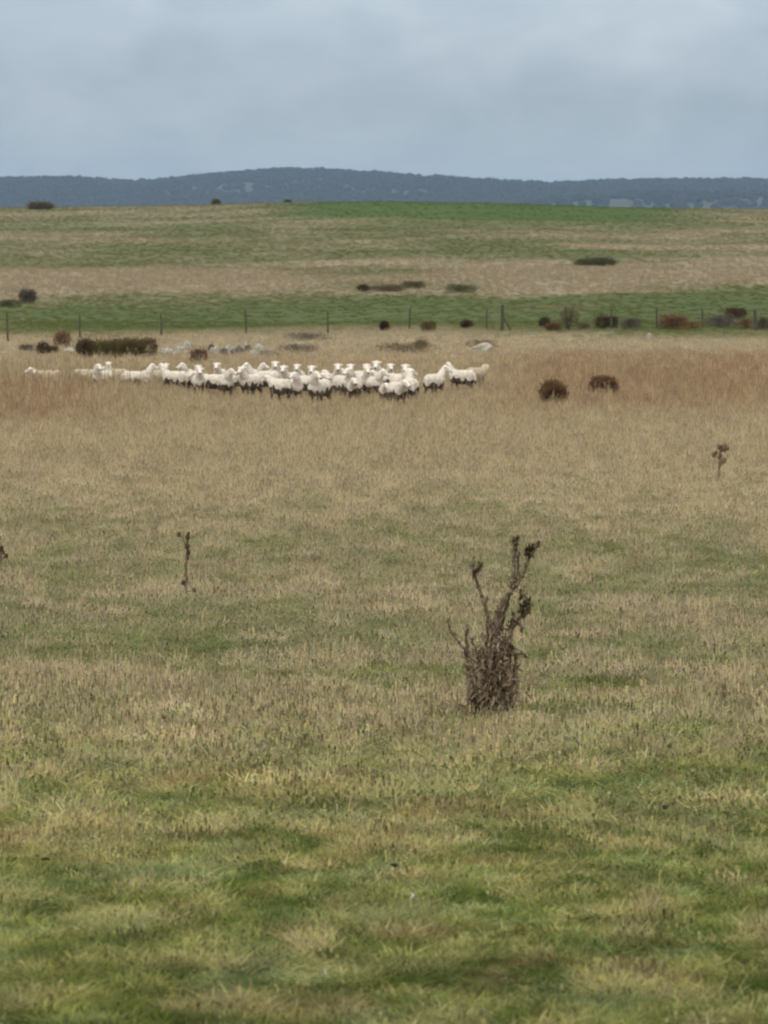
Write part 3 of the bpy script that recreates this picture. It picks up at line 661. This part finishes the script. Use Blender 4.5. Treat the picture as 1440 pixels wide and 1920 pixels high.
shrub(1380, 597, 46, 16, 'dark', 'dark flat topped thorn bush high at the right end of the fence', 25, bumps=2, dens=1.0)
shrub(1431, 618, 26, 22, 'brown', 'dull brown bush cut by the right edge of the picture', 26, bumps=1)
shrub(1037, 771, 57, 41, 'rust', 'big rounded dark rusty bush in the open grass right of the flock', 27, bumps=1, dens=2.4, depth=.9, loose=.12)
shrub(1133, 752, 56, 33, 'red', 'rust brown flat topped bush in the open grass, right of the bigger rounded one', 28, bumps=1, box=.35, dens=3.0, depth=.9, loose=.12)
# on the slope beyond
shrub(52, 570, 40, 24, 'grey', 'grey brown bush on the slope at the far left beyond the fence', 29, bumps=2)
shrub(18, 576, 50, 12, 'green', 'low green scrub at the left edge beyond the fence', 30, bumps=2, dens=.8)
shrub(683, 547, 22, 11, 'dark', 'small dark bush at the left end of the sloping scrub strip beyond the fence', 31, bumps=1)
shrub(730, 546, 62, 9, 'brown', 'long brown green scrub strip on the slope beyond the fence', 32, bumps=4, name='scrub', cat='scrub')
shrub(775, 541, 46, 11, 'brown', 'higher right end of the scrub strip on the slope beyond the fence', 33, bumps=3, name='scrub', cat='scrub')
shrub(865, 549, 58, 13, 'green', 'faint green scrub right of the sloping strip beyond the fence', 34, bumps=3, dens=.7, name='scrub', cat='scrub')
shrub(1118, 499, 78, 12, 'green', 'low green mound shaped bush alone high on the slope', 35, bumps=3, dens=1.6)
# on the crest
for q in ((77, 393, 46, 12, 'brown', 'largest dark bush on the crest, near the left edge', 36, 3), (263, 385, 14, 5, 'grey', 'small bush on the crest between the largest one and the dull brown one', 37, 1),
          (405, 384, 15, 8, 'brown', 'small dull brown bush on the crest left of the vivid green field', 38, 1), (540, 381, 12, 5, 'grey', 'tiny faint bush on the crest at the left tip of the vivid green field', 39, 1),
          (765, 377, 36, 9, 'brown', 'long low brown bush on the crest above the vivid green field', 40, 2)):
    shrub(q[0], q[1], q[2], q[3], q[4], q[5], q[6], bumps=q[7], group=None)

M_rockp = mat('pale lichened rock', (.46, .44, .38), (.26, .245, .205), scale=7, bump=.5)
M_rockd = mat('dark grey rock', (.16, .15, .135), (.07, .065, .058), scale=7, bump=.5)
def rock(px, row, w_px, h_px, m, label, seed):
    p = at(px, row); k = ppm(p.y); r = Vector((w_px / k / 2, w_px / k / 2.4, h_px / k * .9)); bm = bmesh.new()
    bmesh.ops.create_icosphere(bm, subdivisions=3, radius=1)
    for v in bm.verts:
        n_ = v.co.normalized(); q = 1 + mnoise.noise(n_ * 1.6 + Vector((seed * 3.1, 0, 0))) * .45 + mnoise.noise(n_ * 4 + Vector((seed, 5, 0))) * .15
        v.co = Vector((n_.x * r.x * q, n_.y * r.y * q, max(-.12, n_.z * r.z * q)))
    me = bpy.data.meshes.new('rock'); bm.to_mesh(me); bm.free(); me.materials.append(m)
    o = bpy.data.objects.new('rock', me); C.objects.link(o); o.location = p + Vector((0, 0, .07)); tag(o, label, 'rock', 'rocks behind the flock')
shrub(1300, 617, 40, 12, 'red', 'low irregular reddish scrub right of the long box shaped bush', 45, bumps=3, dens=.6, name='scrub', cat='scrub')
shrub(1398, 617, 36, 16, 'red', 'low reddish scrub against the thick grey fence post at the right', 46, bumps=3, dens=.7, name='scrub', cat='scrub')
shrub(1095, 618, 30, 10, 'brown', 'low brown scrub between the twiggy shrub and the dark brown bush', 47, bumps=2, dens=.6, name='scrub', cat='scrub')
rock(905, 661, 42, 15, M_rockp, 'long pale rock lying apart above the right end of the flock', 1)
rock(1218, 640, 11, 13, M_rockp, 'small pale stone standing alone at the right below the fence', 2)
rock(318, 667, 26, 13, M_rockp, 'pale flat rock just right of the long gorse thicket', 3)
rock(340, 664, 22, 12, M_rockp, 'larger pale rock second to the right of the gorse thicket', 4)
rock(351, 656, 18, 14, M_rockp, 'pale rock standing behind the square reddish bush', 5)
rock(396, 659, 13, 12, M_rockd, 'small very dark rock right of the square reddish bush', 6)
rock(402, 667, 18, 14, M_rockp, 'pale rock directly below the small very dark rock', 7)
rock(419, 668, 14, 15, M_rockd, 'dark upright rock between two pale ones', 8)
rock(432, 660, 18, 12, M_rockp, 'pale rock right of the dark upright rock', 9)
rock(447, 666, 24, 14, M_rockd, 'broad dark grey rock at the middle of the stones', 10)
rock(466, 662, 18, 11, M_rockd, 'dark flat rock right of the broad dark grey one', 11)
rock(487, 660, 22, 12, M_rockp, 'pale rock at the right end of the stones', 12)
rock(505, 668, 40, 9, M_rockd, 'long flat dark rock at the right end of the stones', 13)
rock(303, 664, 14, 9, M_rockp, 'small pale rock touching the right end of the gorse thicket', 15)
rock(329, 657, 14, 9, M_rockp, 'small pale rock behind the two biggest pale ones near the thicket', 16)
rock(384, 668, 12, 9, M_rockp, 'small pale rock just right of the square reddish bush', 17)
rock(458, 655, 15, 9, M_rockp, 'small pale rock behind the dark flat rock', 18)
rock(475, 668, 16, 9, M_rockp, 'pale rock in front of the dark flat rock', 19)
rock(130, 664, 24, 9, M_rockp, 'pale flat stone left of the long gorse thicket', 14)

# ------------------------------------------------------------------ fence
M_post = mat('weathered fence post', (.11, .10, .075), (.055, .05, .036), scale=10, bump=.4)
M_wire = mat('rusty wire', (.16, .14, .12), (.09, .08, .07), scale=10, rough=.6)
def fence():
    posts = [(-140, 648, 1.2, .05), (15, 641, 1.28, .05), (150, 636, 1.12, .045), (303, 631, 1.05, .05), (462, 627, 1.12, .055), (615, 625, 1.0, .045), (767, 619, 1.0, .05), (912, 617, .95, .04), (941, 620, 1.22, .085),
             (1062, 618, 1.1, .05), (1146, 617, .95, .045), (1232, 616, 1.0, .045), (1318, 616, .9, .045), (1417, 621, 1.0, .10), (1570, 619, 1.0, .05)]
    P = [at(a, b) for a, b, _, _ in posts]; root = empty('wire_fence', P[8])
    tag(root, 'old post and wire fence running across behind the brush', 'fence')
    rr = random.Random(4); tops = []
    for p, (a, b, h, r_) in zip(P, posts):
        q = p - P[8]; tl = Vector((rr.uniform(-.06, .06), 0, h)); mb = MB(); mb.tube([q + Vector((0, 0, -.2)), q + tl * .5, q + tl], [r_, r_ * .97, r_ * .85], 8); mb.build('post', M_post, root); tops.append((q, tl))
    mb = MB(); q = tops[8][0]; mb.tube([q + Vector((.04, 0, .72)), q + Vector((.42, -.05, .0))], [.045, .05], 7); mb.build('brace', M_post, root)
    for f in (.35, .62, .92):
        mb = MB()
        for (a, ta), (b, tb) in zip(tops[:-1], tops[1:]):
            u = a + ta * f + Vector((0, -.06, 0)); v = b + tb * f + Vector((0, -.06, 0)); mb.tube([u, u.lerp(v, .5) + Vector((0, 0, -.03)), v], .003, 4)
        mb.build('wire', M_wire, root)
fence()

# ------------------------------------------------------------------ dead plants in the foreground
random.seed(7)
M_dst = mat('dead thistle stem', (.29, .225, .150), (.13, .095, .062), scale=30, bump=.6, bscale=120)
M_dhead = mat('dark dry seed head', (.125, .088, .048), (.048, .031, .017), scale=40)
M_dleaf = mat('withered thistle leaf', (.29, .22, .150), (.15, .105, .070), scale=16, trans=.2)
M_dleaf2 = mat('grey withered leaf', (.37, .30, .215), (.21, .16, .11), scale=16, trans=.2)
def thistle():
    base = at(925, 1356); k = ppm(base.y) * 4.57
    T = lambda X, Y, dy=0.0: Vector(((X - 662) / k, dy, (1740 - Y) / k * 1.035))
    root = empty('dead_thistle', base); tag(root, 'dead brown thistle with forked bare stems and a tangle of withered leaves', 'thistle')
    def stem(pts, r0, r1, side=True):
        P = []
        for i in range(len(pts) - 1):                             # knobbly, never straight
            a, b = Vector(pts[i]), Vector(pts[i + 1]); n_ = 4
            for j in range(n_): P.append(a.lerp(b, j / n_) + Vector((random.gauss(0, .0022), random.gauss(0, .003), 0)))
        P.append(Vector(pts[-1])); m = len(P); mb = MB()
        mb.tube(P, [(r0 + (r1 - r0) * i / (m - 1)) * random.uniform(.82, 1.20) for i in range(m)], 7)
        for i in range(1, m):                                      # stubs, spines and shreds
            if side:
                for _ in range(6):
                    d = Vector((random.uniform(-1, 1), random.uniform(-1, 1), random.uniform(-.4, .9))); mb.leaf(P[i], d, d.cross(Vector((0, .3, 1))), random.uniform(.008, .030), .0035, random.uniform(-.3, 1.2), 2)
        mb.build('stem', M_dst, root)
    def head(c, r, n=26, droop=False):
        mb = MB(); c = Vector(c); mb.ball(c, (r * .50, r * .50, r * .62), 9, 6, .25); n = int(n * 2.2)
        for _ in range(n):
            d = Vector((random.gauss(0, 1), random.gauss(0, 1), random.gauss(.1, 1))).normalized(); mb.leaf(c + d * r * .6, d, d.cross(Vector((.3, .2, 1))), r * random.uniform(.5, 1.3), r * .20, random.uniform(-.4, .9), 3)
        mb.build('seed_head', M_dhead, root)
    # stems: main forked pair
    stem([T(668, 1730), T(690, 1400), T(688, 1080, .01), T(702, 900), T(722, 770), T(790, 660), T(862, 585)], .0125, .0105)
    stem([T(820, 640, .01), T(826, 560), T(834, 440), T(842, 300), T(850, 230)], .0095, .0060)
    for a_, b_, c_ in (((846, 250), (858, 215), (873, 185)), ((846, 250), (838, 225), (830, 200)), ((495, 505), (486, 460), (483, 415)), ((824, 918), (834, 870), (832, 825))):
        stem([T(*a_), T(*b_), T(*c_)], .0042, .0026)
    stem([T(850, 600), T(872, 500, .02), T(868, 400, .02), T(880, 320, .02)], .0050, .0034)
    stem([T(862, 590, -.01), T(905, 510), T(945, 420), T(975, 330), T(1040, 252)], .0085, .0050)
    stem([T(730, 1000, .02), T(752, 830, .03), T(800, 690, .02)], .0075, .0060)
    head(T(852, 255), .014, 30); head(T(872, 190), .010, 20); head(T(832, 205), .006, 12); head(T(850, 300), .011, 22)
    head(T(968, 318), .023, 48); head(T(1000, 280, .01), .015, 26); head(T(1045, 246), .013, 22); head(T(945, 300, .01), .012, 16)
    # left stem
    stem([T(636, 1600), T(640, 1250, -.02), T(645, 1000, -.02), T(632, 880, -.01), T(600, 800), T(565, 690), T(520, 570), T(494, 505), T(538, 440)], .0105, .0042)
    stem([T(590, 760), T(608, 710, .01)], .004, .003); head(T(608, 712, .01), .006, 10)
    head(T(497, 498), .015, 28); head(T(540, 434), .017, 32); head(T(484, 420), .005, 14); head(T(515, 470), .010, 16)
    stem([T(682, 1050, -.03), T(684, 930, -.03), T(680, 800, -.03)], .0065, .0040)
    stem([T(622, 1100, .02), T(604, 960, .02), T(610, 860, .02)], .0065, .0040)
    # right stem with the hanging cluster
    stem([T(735, 1650), T(776, 1350, -.01), T(800, 1120, -.02), T(812, 960, -.01), T(858, 890), T(920, 840), T(968, 780), T(950, 700), T(900, 640)], .0100, .0052)
    head(T(905, 785), .021, 40); head(T(958, 745), .020, 40); head(T(900, 690, .01), .013, 26); head(T(893, 640), .010, 20); head(T(820, 918), .020, 36); head(T(832, 830, .02), .009, 14)
    head(T(965, 800), .013, 24); head(T(805, 1120, -.03), .019, 34); head(T(905, 960), .008, 14); head(T(925, 850), .010, 18)
    stem([T(850, 905), T(895, 930, .01), T(905, 985)], .0035, .0025)
    # outer stems
    stem([T(540, 1700), T(468, 1420, .02), T(432, 1210, .03), T(428, 1010, .03), T(452, 950, .03)], .0098, .0058)
    stem([T(478, 1240, -.02), T(440, 1150), T(395, 1110), T(330, 1020), T(292, 975), T(268, 885)], .0042, .0022)
    stem([T(790, 1650, .02), T(832, 1400, .03), T(848, 1240, .02), T(856, 1165), T(925, 1160), T(940, 1195)], .0085, .0036)
    stem([T(600, 1500, .03), T(555, 1250, .04), T(500, 1120, .04), T(470, 1040, .04)], .0060, .0035)
    stem([T(720, 1400, .04), T(745, 1180, .04), T(770, 1010, .04)], .0065, .0045)
    stem([T(450, 1730, -.02), T(462, 1560, -.02), T(470, 1455, -.02)], .0170, .0150)
    stem([T(700, 1745, -.05), T(735, 1620, -.05), T(742, 1530, -.05)], .0130, .0100)
    head(T(935, 1175), .008, 14); head(T(270, 890), .005, 10); head(T(430, 1000, .03), .009, 16)
    # withered leaves wrapping the lower half
    for name, m_, n_, seed_ in (('dead_leaves', M_dleaf, 1000, 1), ('dead_leaves', M_dleaf2, 900, 2), ('dark_leaves', M_dhead, 260, 3)):
        random.seed(40 + seed_); mb = MB()
        for _ in range(n_):
            Y = random.triangular(880, 1740, 1350 if seed_ != 3 else 1330); t = (Y - 880) / 860
            half = np.interp(t, [0, .2, .35, .6, .85, 1.0], [55, 130, 190, 195, 200, 215]); cx = np.interp(t, [0, .3, .6, 1], [690, 655, 652, 670])
            if seed_ == 3: half *= .62
            X = cx + max(-1.05, min(1.05, random.gauss(0, .5))) * half
            y_ = random.uniform(-1, 1) * half / k * .8
            p = T(X, Y, y_); out = Vector((p.x, p.y, 0)); d = Vector((out.x * 4 + random.uniform(-.6, .6), out.y * 4 + random.uniform(-.6, .6), random.uniform(-1.6, 1.3)))
            mb.leaf(p, d, d.cross(Vector((random.uniform(-1, 1), random.uniform(-1, 1), .5))), random.uniform(.014, .050), random.uniform(.0022, .0080), random.uniform(-.5, 2.0), 4)
        mb.build(name, m_, root)
    mb = MB(); random.seed(9)                                       # broken bits at the foot
    for X, Y, s_, n_ in ((222, 1625, .016, 26), (360, 1618, .022, 46), (880, 1500, .034, 60), (300, 1660, .014, 16), (430, 1600, .020, 40), (790, 1690, .030, 40), (560, 1700, .03, 40)):
        for _ in range(n_):
            p = T(X, Y + 20) + Vector((random.gauss(0, s_), random.gauss(0, s_), random.gauss(0, s_ * .7))); d = Vector((random.gauss(0, 1), random.gauss(0, 1), random.gauss(0, 1)))
            mb.leaf(p, d, d.cross(Vector((0, .4, 1))), random.uniform(.012, .035), random.uniform(.002, .006), 1.0, 3)
    mb.build('fallen_leaves', M_dleaf, root)
thistle()

def stalk(px, row, pts, heads, label, name, seed, r0=.010, m_=None):
    """pts and heads in photo pixels relative to the foot"""
    random.seed(seed); p = at(px, row); k = ppm(p.y); root = empty(name, p); tag(root, label, 'dead plant')
    for chain, ra, rb in pts:
        mb = MB(); P = [Vector((a / k, random.uniform(-.02, .02), b / k)) for a, b in chain]; n_ = len(P)
        Q = []
        for i in range(n_ - 1):
            for j in range(4): Q.append(P[i].lerp(P[i + 1], j / 4) + Vector((random.gauss(0, .002), 0, 0)))
        Q.append(P[-1]); mb.tube(Q, [(ra + (rb - ra) * i / (len(Q) - 1)) * random.uniform(.8, 1.2) for i in range(len(Q))], 6)
        for q in Q[1:]:
            for _ in range(2): d = Vector((random.uniform(-1, 1), random.uniform(-1, 1), random.uniform(-.2, .9))); mb.leaf(q, d, d.cross(Vector((0, .3, 1))), random.uniform(.01, .03), .004, .5, 2)
        mb.build('stem', M_dst, root)
    for a, b, r_ in heads:
        mb = MB(); c = Vector((a / k, 0, b / k)); r_ = r_ / k; mb.ball(c, (r_ * .7, r_ * .7, r_ * .9), 8, 5, .2)
        for _ in range(26): d = Vector((random.gauss(0, 1), random.gauss(0, 1), random.gauss(.2, 1))).normalized(); mb.leaf(c + d * r_ * .5, d, d.cross(Vector((.3, .2, 1))), r_ * random.uniform(.5, 1.1), r_ * .18, .3, 2)
        mb.build('seed_head', m_ or M_dhead, root)
stalk(347, 1120, [([(0, -6), (2, 25), (2, 60), (5, 90), (5, 112)], .0125, .009), ([(4, 90), (-3, 112), (-14, 118)], .004, .003), ([(0, 20), (-5, 30)], .006, .004), ([(2, 10), (20, 12)], .004, .003)],
      [(5, 113, 6), (4, 96, 7), (6, 84, 6), (5, 74, 5), (-11, 118, 5), (7, 120, 4), (-3, 28, 5), (0, 12, 5), (17, 12, 6)], 'single dark upright dead stalk standing alone in the grass left of the middle', 'dead_stalk', 3)
M_tan_head = mat('brown dry umbel', (.24, .18, .115), (.12, .085, .052), scale=20)
stalk(1349, 906, [([(0, -4), (-1, 22), (1, 40), (1, 58), (4, 66)], .017, .012), ([(1, 44), (-12, 56)], .008, .006), ([(1, 36), (9, 44)], .008, .006), ([(2, 56), (-3, 70)], .008, .005), ([(4, 62), (15, 66)], .008, .006)],
      [(7, 66, 9), (14, 66, 6), (-1, 69, 5), (-11, 54, 6), (-6, 57, 4), (8, 42, 6), (1, 38, 6), (1, 52, 5)], 'brown dead stalk with a flat top and side shoots, far off at the right', 'dead_stalk', 5, m_=M_tan_head)
stalk(1, 1082, [([(0, -4), (0, 25), (1, 52)], .012, .010), ([(1, 30), (9, 42)], .005, .004)], [(2, 53, 7), (11, 40, 5), (6, 46, 4)], 'dead stalk cut off by the left edge of the picture', 'dead_stalk', 6)
stalk(306, 1372, [([(0, 0), (2, 14), (0, 30)], .006, .004)], [(1, 26, 5), (2, 12, 5)], 'short grey brown dead stub low in the grass at the left', 'dead_stalk', 8, m_=M_dleaf2)

# droppings and pale flecks lying on the near turf
M_dung = mat('dark sheep dropping', (.022, .018, .014), (.010, .008, .006), scale=60, rough=.6)
M_fleck = mat('pale wool scrap', (.62, .62, .56), (.5, .5, .44), scale=60)
for i, (px, row, s_, lab) in enumerate(((738, 1662, .0085, 'small black dropping in the green turf near the bottom middle'), (1250, 1548, .010, 'small dark dropping in the grass at the lower right'),
                                        (85, 1650, .007, 'small dark dropping near the lower left edge'))):
    random.seed(60 + i); p = at(px, row); mb = MB()
    for _ in range(6): mb.ball((random.gauss(0, s_ * .6), random.gauss(0, s_ * .6), s_ * .6 + random.random() * s_ * .5 + .045), (s_ * .6, s_ * .5, s_ * .45), 8, 6, .08)
    o = mb.build('dropping', M_dung, smooth=True); o.location = p; tag(o, lab, 'dropping', 'droppings scattered on the near turf')
for i, (px, row, s_, lab) in enumerate(((573, 1592, .007, 'pale scrap on the grass left of the middle'), (270, 1782, .007, 'pale scrap in the green turf at the lower left'), (610, 1875, .008, 'upright pale scrap near the bottom edge'),
                                        (774, 1727, .008, 'pale scrap in the green turf just right of the middle'), (45, 1615, .007, 'pale scrap close to the left edge'))):
    random.seed(80 + i); p = at(px, row); mb = MB()
    for _ in range(9): d = Vector((random.gauss(0, 1), random.gauss(0, 1), random.gauss(.3, 1))).normalized(); mb.leaf(Vector((0, 0, .055)), d, d.cross(Vector((.2, .3, 1))), s_ * random.uniform(.8, 1.6), s_ * .35, .6, 3)
    o = mb.build('wool_scrap', M_fleck); o.location = p; tag(o, lab, 'wool scrap', 'pale scraps on the near turf')

# ------------------------------------------------------------------ haze
hm = bpy.data.materials.new('haze'); hm.use_nodes = True; t = hm.node_tree; t.nodes.clear()
pv = N(t, 'ShaderNodeVolumePrincipled'); pv.inputs['Color'].default_value = (.50, .69, 1.0, 1); pv.inputs['Density'].default_value = 5.6e-5; pv.inputs['Anisotropy'].default_value = 0.0
ou = N(t, 'ShaderNodeOutputMaterial'); L(t, pv.outputs[0], ou.inputs['Volume'])
bm = bmesh.new(); bmesh.ops.create_cube(bm, size=1)
zlo, zhi = CAMZ - 64.0, CAMZ + 84.0
for v in bm.verts: v.co = Vector((v.co.x * 20000, 4600 + v.co.y * 9700, (zlo + zhi) / 2 + v.co.z * (zhi - zlo)))
me = bpy.data.meshes.new('haze'); bm.to_mesh(me); bm.free(); me.materials.append(hm)
o = bpy.data.objects.new('haze', me); C.objects.link(o); tag(o, kind='stuff')
